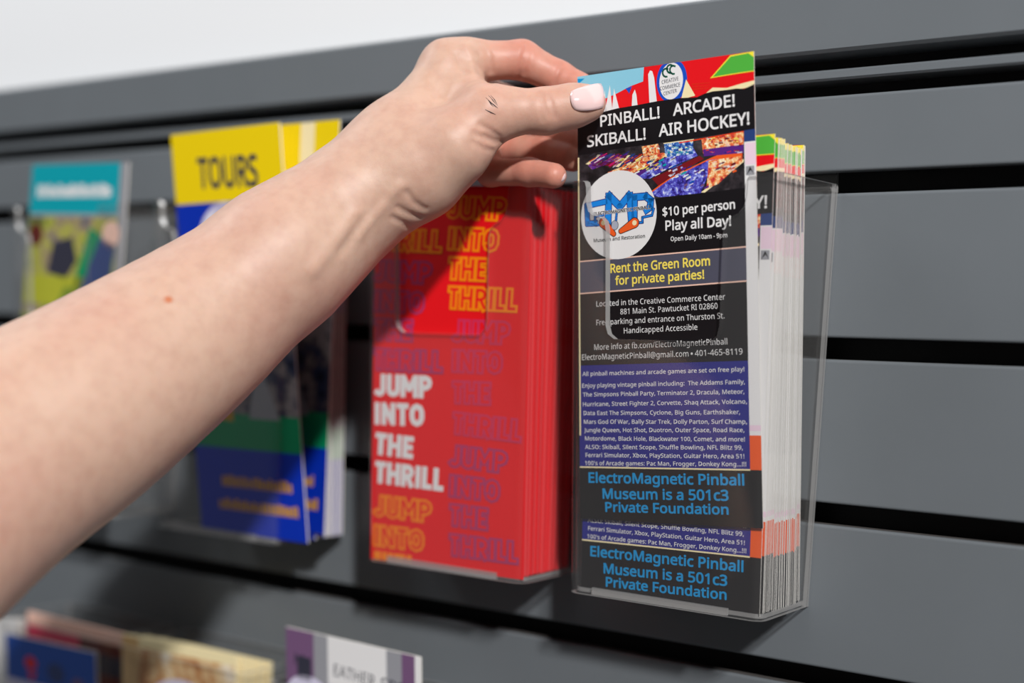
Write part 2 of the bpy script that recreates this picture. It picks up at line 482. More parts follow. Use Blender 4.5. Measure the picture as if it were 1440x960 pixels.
def ell(cx, cy, rx, ry, n=36, f=c5, tilt=0.0):
    ct, st = math.cos(tilt), math.sin(tilt)
    return [f(cx + rx * math.cos(a) * ct - ry * math.sin(a) * st, cy + rx * math.cos(a) * st + ry * math.sin(a) * ct) for a in [2 * math.pi * i / n for i in range(n)]]
zone(clampp(ell(742, 240, 96, 140, tilt=0.10)), 'blue', 2)
zone([c5(*p) for p in [(832, 232), (890, 335), (800, 360)]], 'cream', 3)
zone(clampp(ell(738, 243, 74, 117, tilt=0.12)), 'white', 4)
zone([c5(*p) for p in [(985, 225), (1112, 80), (1225, 60), (1264, 52), (1264, 180), (1120, 202)]], 'yellow', 2)
zone([c5(*p) for p in [(1000, 217), (1114, 88), (1222, 68), (1264, 60), (1264, 175), (1120, 196)]], 'green', 3)
zone([c5(*p) for p in [(1220, 62), (1264, 50), (1264, 92)]], 'yellow', 4)
zone([c5(*p) for p in [(935, 340), (1000, 284), (1090, 286), (1150, 268), (1200, 254), (1264, 238), (1264, 275), (1150, 298), (1000, 320)]], 'cream', 3)
for y_ in (262, 280, 296): zone([c5(870, y_), c5(985, y_ - 10), c5(985, y_ - 8), c5(870, y_ + 3)], 'fire', 4)
# black banner
P = band_bot + band_top[::-1]; zone(P, 'black', 5)
# picture of the arcade room
def seg_v(px, py): return uvp(px, py)
photo = [(0, seg_v(812, 292)[1]), (sbx, seg_v(1047, 264)[1]), (sbx, seg_v(1047, 176)[1]), (0, seg_v(812, 214)[1])]
zone(photo, 'ph_dark', 1)
def px1(L): return [c1(*p) for p in L]
zone(px1([(450, 735), (560, 655), (745, 565), (800, 560), (735, 650), (705, 725), (510, 745)]), 'ph_blue', 3)
zone(px1([(440, 735), (552, 652), (742, 560), (790, 540), (905, 532), (905, 545), (745, 572), (560, 662), (470, 740)]), 'orange', 2)
zone(px1([(742, 568), (905, 545), (905, 572), (790, 680), (732, 704), (738, 640)]), 'ph_warm', 4)
zone(px1([(705, 722), (912, 560), (912, 574), (725, 722)]), 'cream', 3)
zone(px1([(390, 655), (560, 540), (668, 505), (690, 545), (560, 600), (460, 655)]), 'ph_blue', 3)
zone(px1([(470, 655), (580, 600), (700, 545), (720, 560), (560, 650), (500, 690)]), 'darkred', 3)
zone(px1([(255, 625), (420, 560), (520, 530), (560, 535), (420, 610), (330, 650)]), 'ph_warm', 3)
zone(px1([(330, 655), (440, 605), (565, 535), (585, 545), (420, 655), (380, 690)]), 'purple', 2)
zone(px1([(420, 500), (500, 487), (510, 540), (428, 548)]), 'ph_warm', 4)
zone(px1([(528, 488), (668, 468), (668, 536), (534, 552)]), 'ph_glass', 4)
zone(px1([(524, 484), (672, 464), (672, 470), (528, 490)]), 'cream', 3)
zone(px1([(708, 462), (912, 425), (912, 508), (716, 534)]), 'ph_warm', 4)
zone(px1([(716, 515), (912, 490), (912, 530), (720, 548)]), 'purple', 5)
zone(px1([(600, 480), (912, 425), (912, 430), (600, 486)]), 'fire', 5)
for i in range(7):
    a = 150 + 36 * i
    zone(px1([(a, 585 + 3 * i), (a + 60, 540 + i * 0.5), (a + 72, 540 + i * 0.5), (a + 14, 588 + 3 * i)]), ['cream', 'purple', 'ph_rail', 'magenta'][i % 4], 3)
    zone(px1([(a + 16, 585 + 3 * i), (a + 78, 536), (a + 96, 534), (a + 40, 588 + 3 * i)]), ['ph_rail', 'denim', 'darkred'][i % 3], 2)
zone(px1([(225, 655), (330, 610), (380, 600), (300, 650), (250, 665)]), 'orange', 3)
zone(px1([(160, 590), (330, 545), (340, 553), (180, 612)]), 'ph_rail', 4)
rp_ = random.Random(11)
def sprinkle(x0, x1, y0, y1, slope, n, cols, w=(8, 26), h=(3, 9), layer=5):
    for _ in range(n):
        x = rp_.uniform(x0, x1); y = rp_.uniform(y0, y1); ww = rp_.uniform(*w); hh = rp_.uniform(*h)
        zone(px1([(x, y), (x + ww, y + slope * ww), (x + ww + hh * 0.4, y + slope * ww + hh), (x + hh * 0.3, y + hh)]), rp_.choice(cols), layer)
sprinkle(560, 720, 600, 700, -0.5, 42, ['navy', 'lilac', 'purple', 'ph_blue', 'white', 'mapblue', 'softpurple'])
sprinkle(745, 860, 575, 620, -0.4, 34, ['cream', 'fire', 'orange', 'white', 'darkred', 'peach', 'purple'])
sprinkle(440, 640, 560, 640, -0.5, 40, ['lilac', 'white', 'mapblue', 'purple', 'teal', 'navy', 'peach'])
sprinkle(300, 520, 560, 630, -0.5, 30, ['cream', 'gold', 'orange', 'darkred', 'white', 'purple'])
sprinkle(540, 650, 490, 530, -0.1, 30, ['white', 'mapblue', 'navy', 'lightblue', 'teal', 'cream'], (4, 16))
sprinkle(725, 890, 450, 495, -0.15, 46, ['cream', 'gold', 'fire', 'white', 'orange', 'darkred', 'peach'], (5, 20))
sprinkle(725, 890, 515, 530, -0.15, 14, ['navy', 'magenta', 'lilac', 'fire'], (8, 24), (2, 6), 6)
sprinkle(425, 500, 495, 535, -0.1, 14, ['cream', 'fire', 'white', 'darkred'], (4, 12))
sprinkle(150, 400, 545, 600, -0.6, 46, ['purple', 'cream', 'lilac', 'darkred', 'charcoal', 'navy', 'orange', 'magenta'], (14, 50), (2, 5), 4)
# black text field
v_blue = seg_v(930, 511)[1]
zone([(0, v_blue - 2), (CW, v_blue - 2), (CW, seg_v(1047, 262)[1]), (sbx, seg_v(1047, 264)[1]), (0, seg_v(812, 292)[1])], 'black', 0.6)
# grey band with gold rules
rA, rB = seg_v(811.5, 368), seg_v(1047, 347); rC, rD = seg_v(812, 413), seg_v(1047, 395)
zone([(0, rC[1]), (sbx, rD[1]), (sbx, rB[1]), (0, rA[1])], 'slate', 2)
for a, b in ((rA, rB), (rC, rD)):
    zone([(0, a[1] - 0.3), (sbx, b[1] - 0.3), (sbx, b[1] + 0.3), (0, a[1] + 0.3)], 'peach', 3)
# blue text field, rule and black foot
v_rl, v_rr = seg_v(819, 656.5)[1], seg_v(1056, 660.5)[1]
zone([(0, v_rl), (sbx, v_rr), (sbx, seg_v(1050, 507)[1]), (0, seg_v(813.5, 514)[1])], 'navy', 2)
zone([(0, 0), (CW, 0), (CW, v_rr), (sbx, v_rr), (0, v_rl)], 'black', 1)
zone([(0, v_rl - 0.35), (sbx, v_rr - 0.35), (sbx, v_rr + 0.35), (0, v_rl + 0.35)], 'cream', 3)
# right-hand strip
vw = seg_v(1052, 199)[1]; vo = seg_v(1060, 612)[1]
zone([(sbx, v_rr), (CW, v_rr), (CW, vo), (sbx, vo)], 'orange', 3)
zone([(sbx, vo), (CW, vo), (CW, vw), (sbx, vw)], 'white', 3)
zone([(sbx, vw), (CW, vw), (CW, vw + 9), (sbx, vw + 9)], 'denim', 3)
zone([(sbx + 0.4, vw - 10), (CW, vw - 10), (CW, vw - 0.6), (sbx + 0.4, vw - 0.6)], 'pink', 4)
zone([(sbx + 0.6, vw - 14.6), (CW - 0.8, vw - 14.6), (CW - 0.8, vw - 10.6), (sbx + 0.6, vw - 10.6)], 'greyprint', 4)
zone([(sbx + 0.9, vw - 14.4), (sbx + 2.6, vw - 10.8), (CW - 1.0, vw - 14.2), (sbx + 2.8, vw - 12.4)], 'black', 5)
zone([(sbx, vo + 2), (CW, vo + 2), (CW, vo + 4.5), (sbx, vo + 4.5)], 'pink', 4)
zone([(0, seg_v(815, 612)[1]), (0.8, seg_v(815, 612)[1]), (0.8, seg_v(812, 222)[1]), (0, seg_v(812, 222)[1])], 'cream', 6)
# round badge
cc = c1(307, 830); rr = (c1(492, 830)[0] - c1(122, 830)[0]) / 2
def circ(cu, cv, r, n=48, ry=None): return [(cu + r * math.cos(2 * math.pi * i / n), cv + (ry or r) * math.sin(2 * math.pi * i / n)) for i in range(n)]
zone(circ(cc[0], cc[1], rr * 0.985), 'white', 6)
def stroke(P, w, k, layer):
    for a, b in zip(P[:-1], P[1:]):
        a = np.array(a); b = np.array(b); d = (b - a) / max(np.linalg.norm(b - a), 1e-6); n = np.array([-d[1], d[0]]) * w / 2
        e = d * w * 0.35
        zone([tuple(a - n - e), tuple(b - n + e), tuple(b + n + e), tuple(a + n - e)], k, layer)
def two(P, w):
    Q = px1(P)
    stroke(Q, w + 0.75, 'navy', 7); stroke(Q, w, 'skyblue', 8)
two([(248, 766), (156, 786), (160, 872), (200, 870)], 2.3)
two([(196, 868), (196, 836), (236, 830)], 0.7)
two([(258, 872), (262, 736), (315, 790), (362, 734), (372, 868)], 3.1)
two([(296, 862), (300, 820)], 0.6); two([(258, 872), (200, 880), (176, 872)], 0.6)
two([(384, 868), (386, 745), (440, 740), (464, 760), (462, 792), (440, 808)], 2.9)
two([(384, 870), (424, 866), (424, 842), (470, 832), (478, 800)], 0.6)
def flip(a, b, ra, rb):
    A = c1(*a); B = c1(*b)
    for add, k, ly in ((0.35, 'black', 9), (0, 'orange', 10)):
        d = np.array(B) - A; ang = math.atan2(d[1], d[0]); P = []
        for i in range(9): t = ang + math.pi / 2 + math.pi * i / 8; P.append((A[0] + (ra + add) * math.cos(t), A[1] + (ra + add) * math.sin(t)))
        for i in range(9): t = ang - math.pi / 2 + math.pi * i / 8; P.append((B[0] + (rb + add) * math.cos(t), B[1] + (rb + add) * math.sin(t)))
        zone(P, k, ly)
    zone(circ(A[0], A[1], ra * 0.55, 16), 'cream', 11)
flip((236, 868), (286, 922), 2.2, 1.0); flip((386, 868), (320, 908), 2.2, 1.0)
bc = c1(291, 880); zone(circ(bc[0], bc[1], 2.0, 24, 2.3), 'black', 9); zone(circ(bc[0], bc[1], 1.75, 24, 2.05), 'silver', 10)

TX = []
def line(s, a, b, cappx, k, bold=0.0, layer=7, res=2):
    A = uvp(*a); B = uvp(*b)
    cap = cappx / 672.0 * CH
    v, f = text_on(s, A[0], A[1], B[0], B[1], cap, bold, layer, res); TX.append((v, f, k))
line('PINBALL!', (844.5, 178), (928, 165.6), 16.2, 'white', 0.021, res=3)
line('ARCADE!', (946.7, 162.7), (1033.8, 149), 16.4, 'white', 0.021, res=3)
line('SKIBALL!', (826, 206.7), (908.4, 195.6), 16.2, 'white', 0.021, res=3)
line('AIR HOCKEY!', (926.7, 192), (1054.4, 174.4), 16.8, 'white', 0.021, res=3)
line('CREATIVE', (931, 118.4), (954.5, 112.8), 5.4, 'charcoal', 0.0, res=1)
line('COMMERCE', (928.6, 127.3), (956.7, 121.2), 5.4, 'charcoal', 0.0, res=1)
line('CENTER', (933.5, 134.4), (952.3, 129.5), 5.2, 'charcoal', 0.0, res=1)
for cxx, cyy in ((706, 190), (733, 166), (752, 172)):
    P = [c5(cxx + 22 * math.cos(a), cyy + 26 * math.sin(a)) for a in [math.radians(x) for x in range(300, 55, -25)]]
    stroke(clampp(P), 0.8, 'darkgreen', 6)
line('$10 per person', (932, 304), (1034, 293), 12.4, 'white', 0.024)
line('Play all Day!', (936, 324), (1028.5, 317), 13.9, 'white', 0.024)
line('Open Daily 10am - 9pm', (943.3, 339), (1023, 333.5), 6.6, 'white', 0.012, res=1)
line('ELECTROMAGNETIC PINBALL', (835.5, 303.2), (915.5, 293.2), 4.8, 'white', 0.10, 12, 1)
line('ELECTROMAGNETIC PINBALL', (835.5, 303.2), (915.5, 293.2), 4.8, 'black', 0.035, 13, 1)
line('Museum and Restoration', (835.4, 340.6), (907.5, 334), 5.2, 'black', 0.01, 12, 1)
line('Rent the Green Room', (858.8, 383.6), (998.8, 372.8), 13.0, 'gold', 0.024)
line('for private parties!', (865.5, 400.4), (990.6, 391.5), 12.4, 'gold', 0.024)
for s, a, b in (('Located in the Creative Commerce Center', (839, 431), (1020, 421)), ('881 Main St. Pawtucket RI 02860', (872.7, 442), (1009.5, 433.7)),
                ('Free parking and entrance on Thurston St.', (839, 457.3), (1019, 447.5)), ('Handicapped Accessible', (877.7, 468.7), (981, 463.5))):
    line(s, a, b, 8.3, 'white', 0.0, res=1)
line('More info at fb.com/ElectroMagneticPinball', (836, 492), (1023, 484), 8.6, 'white', 0.0, res=1)
line('ElectroMagneticPinball@gmail.com', (818.8, 506.2), (968.5, 501), 8.6, 'white', 0.0, res=1)
line('401-465-8119', (977.5, 500.6), (1044.5, 498), 8.6, 'white', 0.0, res=1)
bd = uvp(973, 497); zone(circ(bd[0], bd[1], 0.55, 12), 'white', 7)
for s, a, b in (('All pinball machines and arcade games are set on free play!', (819.4, 528.5), (1047, 521.8)),
                ('Enjoy playing vintage pinball including:  The Addams Family,', (819, 545), (1047.8, 539.5)),
                ('The Simpsons Pinball Party, Terminator 2, Dracula, Meteor,', (820, 557.5), (1047, 553.3)),
                ('Hurricane, Street Fighter 2, Corvette, Shaq Attack, Volcano,', (820, 571), (1050.7, 567.3)),
                ('Data East The Simpsons, Cyclone, Big Guns, Earthshaker,', (821, 583.4), (1041, 582)),
                ('Mars God Of War, Bally Star Trek, Dolly Parton, Surf Champ,', (821.4, 595.6), (1050.7, 595.6)),
                ('Jungle Queen, Hot Shot, Duotron, Outer Space, Road Race,', (821.7, 607.3), (1047, 607.3)),
                ('Motordome, Black Hole, Blackwater 100, Comet, and more!', (823, 619), (1047.8, 620.4)),
                ('ALSO: Skiball, Silent Scope, Shuffle Bowling, NFL Blitz 99,', (823, 631), (1045, 632)),
                ('Ferrari Simulator, Xbox, PlayStation, Guitar Hero, Area 51!', (823.8, 642.3), (1047, 644.3)),
                ("100's of Arcade games: Pac Man, Frogger, Donkey Kong...!!!", (823, 653.6), (1049.8, 655.4))):
    line(s, a, b, 6.2, 'white', 0.012, res=1)
line('ElectroMagnetic Pinball', (828, 678), (1047, 682), 15.0, 'cyan', 0.028)
line('Museum is a 501c3', (847.7, 700.6), (1025, 703.5), 15.0, 'cyan', 0.028)
line('Private Foundation', (851.5, 719), (1025, 723), 14.2, 'cyan', 0.028)

def make_card(name, quad, label, group=None, with_text=True, cat='card'):
    org = np.array(quad[0])
    fn = bil(quad)
    o = link_mesh(name, sheet_mesh(fn, org, M['paper'], 0.4, 6, name), None, org)
    tag(o, label, cat, group)
    link_mesh('printed_artwork', art_mesh(Z, fn, org), o)
    if with_text: link_mesh('lettering', lettering(TX, fn, org), o)
    return o
make_card('rack_card', HELD, 'tall rack card held by the thumb, pulled half out of the right holder')
FRONT = [at(817, 831, -45.0), at(1068, 867, -44.6), at(1090, 188, -55.6), None]
FRONT[3] = FRONT[0] + (FRONT[2] - FRONT[1])
make_card('rack_card', FRONT, 'front card of the stack in the right holder, directly behind the held card')

# the cards behind it: one built, the others copies that share its meshes
GR = 'rack cards stacked behind the front one in the right holder'
LB = 'rack card inside the stack in the right holder, behind its front card'
body = sheet_mesh(flat, (0, 0, 0), M['paper'], 0.45, 1, 'rack_card')
art = art_mesh([z for z in Z if z[2] <= 5], flat, (0, 0, 0))
NS = 46
def place_sheet(o, xr_b, xr_t, yb, yt, zb, w=CW):
    """right edge runs from (xr_b, yb, zb) up towards (xr_t, yt)"""
    ez = np.array([xr_t - xr_b, yt - yb, 207.0]); ez /= np.linalg.norm(ez)
    ex = np.array([1.0, 0, 0]); ex -= ez * (ex @ ez); ex /= np.linalg.norm(ex); ey = np.cross(ez, ex)
    org = np.array([xr_b, yb, zb]) - ex * w / 2
    mw = Matrix.Identity(4)
    for i in range(3):
        mw[i][0] = ex[i]; mw[i][1] = ey[i]; mw[i][2] = ez[i]; mw[i][3] = org[i] * MM
    o.matrix_world = mw
proto = None
yb, yt = -44.6, -56.2
for i in range(NS):
    t = (i + 1) / NS
    gap = 1.35 if i % 5 == 2 else 0.82
    yb = -43.6 + 39.0 * t + random.uniform(-0.12, 0.12); yt = -54.6 + 28.0 * t + random.uniform(-0.10, 0.10)
    jx = random.uniform(-0.35, 0.25); jz = random.uniform(-0.3, 0.5) - (1.6 if 0.25 < t < 0.9 else 0)
    if proto is None:
        o = link_mesh('rack_card', body); proto = o; ch = link_mesh('printed_artwork', art, o)
    else:
        o = proto.copy(); COL.objects.link(o); c2 = ch.copy(); COL.objects.link(c2); c2.parent = o
    tag(o, LB, 'card', GR)
    place_sheet(o, -277.6 + jx, -270.6 + jx, yb, yt, -188.2 + jz)

# ------------------------------------------------------------------ red brochures
RZ = []; RT_ = []
RW, RH = 95.0, 192.0
RQ = [at(521, 785, -46.0), at(735, 815, -46.0), at(748, 262, -57.0), None]; RQ[3] = RQ[0] + (RQ[2] - RQ[1])
def card_uv(quad, W, H):
    BL, BR, TR, TL = [np.array(q) for q in quad]
    def q(u, v): return BL * (1 - u) * (1 - v) + BR * u * (1 - v) + TR * u * v + TL * (1 - u) * v
    def pj(P):
        d = P / 1000 - CAM; w = d @ FW; return np.array([720 + FPX * (d @ RT) / w, 480 - FPX * (d @ UP) / w])
    def inv(px, py):
        u = v = 0.5
        for _ in range(8):
            r = pj(q(u, v)) - (px, py)
            J = np.array([(pj(q(u + 1e-4, v)) - pj(q(u, v))) / 1e-4, (pj(q(u, v + 1e-4)) - pj(q(u, v))) / 1e-4]).T
            d = np.linalg.solve(J, -r); u += d[0]; v += d[1]
        return (u * CW, v * CH)
    return inv
ruv = card_uv(RQ, RW, RH)
rfn = bil(RQ); rorg = RQ[0]
words = ['JUMP', 'INTO', 'THE', 'THRILL']
wpx = [80, 70, 55, 97]
def word_block(x, ys, kind, cap=31, skip=()):
    for i, y in enumerate(ys):
        if i in skip: continue
        A = ruv(x, y); B = ruv(x + wpx[i], y + (0.13 if y > 600 else 0.05) * wpx[i])
        c = cap / 553.0 * CH
        if kind == 'white':
            v, f = heavy(words[i], A, B, c, 0.25, 5); RT_.append((v, f, 'white'))
        else:
            v, f = heavy(words[i], A, B, c, 0.36, 4 + 2 * i); RT_.append((v, f, kind))
            v, f = heavy(words[i], A, B, c, 0.13, 5 + 2 * i); RT_.append((v, f, 'red'))
G_ = dict(
    J=(0.62, [[(.46, 1), (.46, .3), (.42, .17), (.3, .11), (.16, .14), (.06, .24)]]),
    U=(0.70, [[(.12, 1), (.12, .32), (.17, .17), (.32, .11), (.38, .11), (.53, .17), (.58, .32), (.58, 1)]]),
    M=(0.92, [[(.12, 0), (.12, 1)], [(.80, 0), (.80, 1)], [(.12, .96), (.46, .34), (.80, .96)]]),
    P=(0.68, [[(.12, 0), (.12, 1)], [(.12, .89), (.36, .89), (.51, .82), (.56, .69), (.51, .54), (.36, .46), (.12, .46)]]),
    I=(0.30, [[(.13, 0), (.13, 1)]]),
    N=(0.72, [[(.12, 0), (.12, 1)], [(.60, 0), (.60, 1)], [(.12, .95), (.60, .05)]]),
    T=(0.62, [[(.31, 0), (.31, 1)], [(.02, .89), (.60, .89)]]),
    O=(0.74, [[(.12, .35), (.12, .65), (.2, .82), (.36, .89), (.52, .82), (.6, .65), (.6, .35), (.52, .18), (.36, .11), (.2, .18), (.12, .35)]]),
    H=(0.74, [[(.12, 0), (.12, 1)], [(.60, 0), (.60, 1)], [(.12, .5), (.60, .5)]]),
    E=(0.60, [[(.12, 0), (.12, 1)], [(.12, .89), (.54, .89)], [(.12, .5), (.5, .5)], [(.12, .11), (.54, .11)]]),
    R=(0.72, [[(.12, 0), (.12, 1)], [(.12, .89), (.36, .89), (.51, .82), (.56, .69), (.51, .54), (.36, .46), (.12, .46)], [(.34, .46), (.6, 0)]]),
    L=(0.56, [[(.12, 0), (.12, 1)], [(.12, .11), (.52, .11)]]))
def heavy(word, A, B, cap, w, layer):
    """the word in heavy strokes of width w (share of the cap height), as (u, v, off) and faces"""
    tot = sum(G_[c][0] + 0.06 for c in word) - 0.06
    L = math.hypot(B[0] - A[0], B[1] - A[1]); sx = L / tot; cx, sn = (B[0] - A[0]) / L, (B[1] - A[1]) / L
    V, F_ = [], []; x0 = 0.0; q = 0
    half = w * cap / 2
    for c in word:
        for pl in G_[c][1]:
            P = [((x0 + x) * sx, y * cap) for x, y in pl]
            for i, (a, b) in enumerate(zip(P[:-1], P[1:])):
                a, b = np.array(a), np.array(b); d = (b - a) / max(np.linalg.norm(b - a), 1e-6); n = np.array([-d[1], d[0]])
                e1 = half * (0.45 if i > 0 else 0.0) + (w - 0.22) * cap * 0.5 * (i == 0); e2 = half * (0.45 if i < len(P) - 2 else 0.0) + (w - 0.22) * cap * 0.5 * (i == len(P) - 2)
                o = len(V); off = 0.02 + 0.02 * layer + 0.0004 * (q % 30); q += 1
                for r in (a - n * half - d * e1, b - n * half + d * e2, b + n * half + d * e2, a + n * half - d * e1):
                    V.append((A[0] + r[0] * cx - r[1] * sn, A[1] + r[0] * sn + r[1] * cx, off))
                F_.append((o, o + 1, o + 2, o + 3))
        x0 += G_[c][0] + 0.06
    return np.array(V), F_
word_block(630, [306, 350, 392, 433], 'outline_orange')
word_block(636, [480, 522, 566, 609], 'outline_pink')
word_block(632, [655, 697, 738, 780], 'outline_purple')
word_block(527, [556, 596, 638, 678], 'white', 33)
word_block(524, [224, 266, 307, 350], 'outline_orange', skip=(0, 1))
word_block(526, [395, 437, 477, 519], 'outline_purple')
word_block(526, [724, 766], 'outline_orange')
# the last line is cut by the foot of the sheet: only the heads of its letters are printed
A = ruv(526, 784)
for k_, (a, b) in enumerate([(0.0, 4.6), (5.4, 8.4), (9.2, 12.2), (13.0, 20.0), (21.0, 24.0)]):
    RZ.append(([(A[0] + a, 0.2), (A[0] + b, 0.2), (A[0] + b, 5.0), (A[0] + a, 5.0)], 'outline_orange', 4))
RZ.append(([(0, 0), (CW, 0), (CW, CH), (0, CH)], 'red', 0))
o = link_mesh('brochure', sheet_mesh(rfn, rorg, M['red_paper'], 0.8, 4, 'brochure'), None, rorg)
tag(o, 'front red brochure with stacked outlined and white slogan lettering', 'brochure')
link_mesh('printed_artwork', art_mesh(RZ, rfn, rorg), o); link_mesh('lettering', lettering(RT_, rfn, rorg), o)
body = sheet_mesh(lambda p: flat((p[0], p[1] * RH / CH, p[2])), (0, 0, 0), M['red_paper'], 0.95, 1, 'brochure')
proto = None
for i in range(34):
    t = (i + 1) / 34
    if proto is None: o = link_mesh('brochure', body); proto = o
    else: o = proto.copy(); COL.objects.link(o)
    tag(o, 'red brochure in the stack behind the front red one', 'brochure', 'red brochures behind the front one')
    if i % 3 == 1:
        if i == 1: body2 = body.copy(); body2.materials[0] = principled('red_paper_lighter', srgb(244, 74, 78), 0.5, 0.25)
        o.data = body2
    jx = random.uniform(-0.5, 0.3)
    place_sheet(o, -406.9 + jx, -401.3 + jx, -45.2 + 40.4 * t, -56.2 + 50.0 * t, -188.3 + random.uniform(-0.2, 0.3))

# ------------------------------------------------------------------ yellow and blue tour leaflets
def leaflet(name, quad, zones, lines, label, group=None, mat='paper', cat='brochure', th=0.8):
    fn = bil(quad); org = np.array(quad[0])
    o = link_mesh(name, sheet_mesh(fn, org, M[mat], th, 2, name), None, org); tag(o, label, cat, group)
    if zones: link_mesh('printed_artwork', art_mesh(zones, fn, org), o)
    if lines: link_mesh('lettering', lettering(lines, fn, org), o)
    return o
def R_(x0, x1, y0, y1): return [(x0, y0), (x1, y0), (x1, y1), (x0, y1)]
def squiggles(u0, u1, v, h, k, seed, layer=5):
    rnd = random.Random(seed); out = []; u = u0
    while u < u1:
        w = rnd.uniform(1.6, 3.2); out.append((R_(u, min(u + w, u1), v, v + h * rnd.uniform(0.7, 1.0)), k, layer)); u += w + rnd.uniform(0.5, 1.1)
    return out
def tour_zones(seed, stripe=False):
    z = [(R_(0, CW, 0, CH), 'ph_crowd', 0), (R_(0, CW, 0, 44), 'royal', 1), (R_(0, CW, 44, 62), 'emerald', 2),
         (R_(0, CW, 128, CH), 'royal', 1), (R_(0, CW, 171, CH), 'brightyellow', 2), (circ(42, 145, 26), 'ph_lilac', 2),
         ([(50, 60), (60, 92), (76, 60)], 'greyprint', 3), (R_(8, 40, 74, 84), 'peach', 2), (R_(28, 44, 96, 122), 'lilac', 2),
         ([(6, 60), (36, 58), (36, 66), (6, 66)], 'ochre', 3)]
    z += squiggles(22, 82, 24, 6, 'ochre', seed) + squiggles(18, 86, 12, 6, 'ochre', seed + 1)
    if stripe: z.append((R_(62, 73, 160, CH), 'cream', 4))
    return z
q1 = planar_quad([(284, 742), (433, 764), (393, 172), (240, 190)], (-46, -45, -56))
def tour_text():
    v, f = text_on('TOURS', 21, 179, 72, 178, 15, 0.03, 6); return [(v, f, 'charcoal')]
leaflet('tour_leaflet', q1, tour_zones(3), tour_text(), 'front tour leaflet with yellow head and blue foot, tilted left')
q2b = at(456, 752, -32); q2t = at(478, 168, -42)
wv = np.array([-92.0, 2.0, 0.0])
leaflet('tour_leaflet', [q2b + wv, q2b, q2t, q2t + wv], tour_zones(9, True),
        [(*text_on('TOURS', 4, 179, 46, 178, 15, 0.03, 6), 'charcoal')], 'tour leaflet with a pale stripe on its yellow head, standing behind the tilted one')
sb = sheet_mesh(flat, (0, 0, 0), M['paper'], 1.3, 1, 'tour_leaflet'); proto = None
sa = art_mesh(tour_zones(9, True), flat, (0, 0, 0))
for i in range(12):
    if proto is None: o = link_mesh('tour_leaflet', sb); proto = o; ch = link_mesh('printed_artwork', sa, o)
    else: o = proto.copy(); COL.objects.link(o); c2 = ch.copy(); COL.objects.link(c2); c2.parent = o
    tag(o, 'white-edged tour leaflet packed behind the two front ones', 'brochure', 'tour leaflets at the back of their holder')
    place_sheet(o, -562 + random.uniform(-.5, .5), -560, -30 + 1.9 * i, -40 + 2.4 * i, -188.2 + random.uniform(-0.3, 0.6))

# ------------------------------------------------------------------ teal-headed leaflet
q4 = planar_quad([(14, 690), (150, 722), (181, 228), (46, 232)], (-45, -45, -54))
z4 = [(R_(0, CW, 0, CH), 'ph_park', 0), (R_(0, CW - 7, 178, CH), 'teal', 2), (R_(0, CW, 176, 178), 'greyprint', 2),
      (R_(CW - 7, CW, 60, CH), 'greyprint', 1), (R_(0, 60, 122, 140), 'lime', 2), (R_(CW - 14, CW - 8, 96, 160), 'leaf', 2),
      ([(36, 84), (76, 90), (84, 160), (70, 164), (58, 140)], 'denim', 3), ([(40, 110), (56, 112), (74, 164), (60, 170)], 'emerald', 2),
      (circ(66, 122, 8), 'teal', 4), (R_(4, 40, 78, 104), 'greyprint', 2), (R_(0, 14, 70, 92), 'tan', 3), (circ(8, 165, 7), 'brown', 3),
      ([(34, 90), (58, 84), (54, 104)], 'lightblue', 4), ([(22, 142), (40, 138), (50, 150), (44, 164), (26, 160)], 'charcoal', 2), ([(28, 112), (50, 116), (60, 130), (40, 134)], 'leaf', 3), (circ(80, 166, 8), 'peach', 3)]
z4 += squiggles(7, 78, 188, 8, 'white', 5)
leaflet('leaflet', q4, z4, None, 'leaflet with a teal heading and park picture, leftmost in the upper row')

# ------------------------------------------------------------------ lower row
def lower(name, tl, tr, Y, h, zones, label, lines=None, group=None, mat='paper', th=1.2, lean=8.0):
    a = at(tl[0], tl[1], Y); b = at(tr[0], tr[1], Y)
    dn = np.array([0, lean, -h])
    return leaflet(name, [a + dn, b + dn, b, a], zones, lines, label, group, mat, th=th)
# purple and white card
zp = [(R_(0, CW, 0, CH), 'ph_lilac', 0), (R_(0, 20, 120, CH), 'softpurple', 1), (R_(20, 30, 150, CH), 'greyprint', 1), (R_(30, 70, 172, CH), 'white', 2),
      (R_(70, 80, 165, CH), 'greyprint', 2), (R_(80, 88.5, 165, CH), 'softpurple', 2), (R_(88.5, CW, 0, CH), 'white', 2), (circ(46, 150, 13), 'outline_orange', 4),
      (circ(16, 158, 16), 'lilac', 3), (circ(48, 152, 22), 'lilac', 3), (R_(8, 18, 170, 188), 'charcoal', 3)]
tl = []
for s, a, b in (('H', 6, 12), ('EATHER', 34, 62), ('SP', 66, 76), ('ORTS', 77, 89)):
    tl.append((*text_on(s, a, 181 - a * 0.05, b, 181 - b * 0.05, 9, 0.0, 6), 'charcoal'))
lower('leaflet', (402, 881), (591, 924), -50, 150, zp, 'purple and white leaflet with dark lettering, rightmost in the lower row', tl)
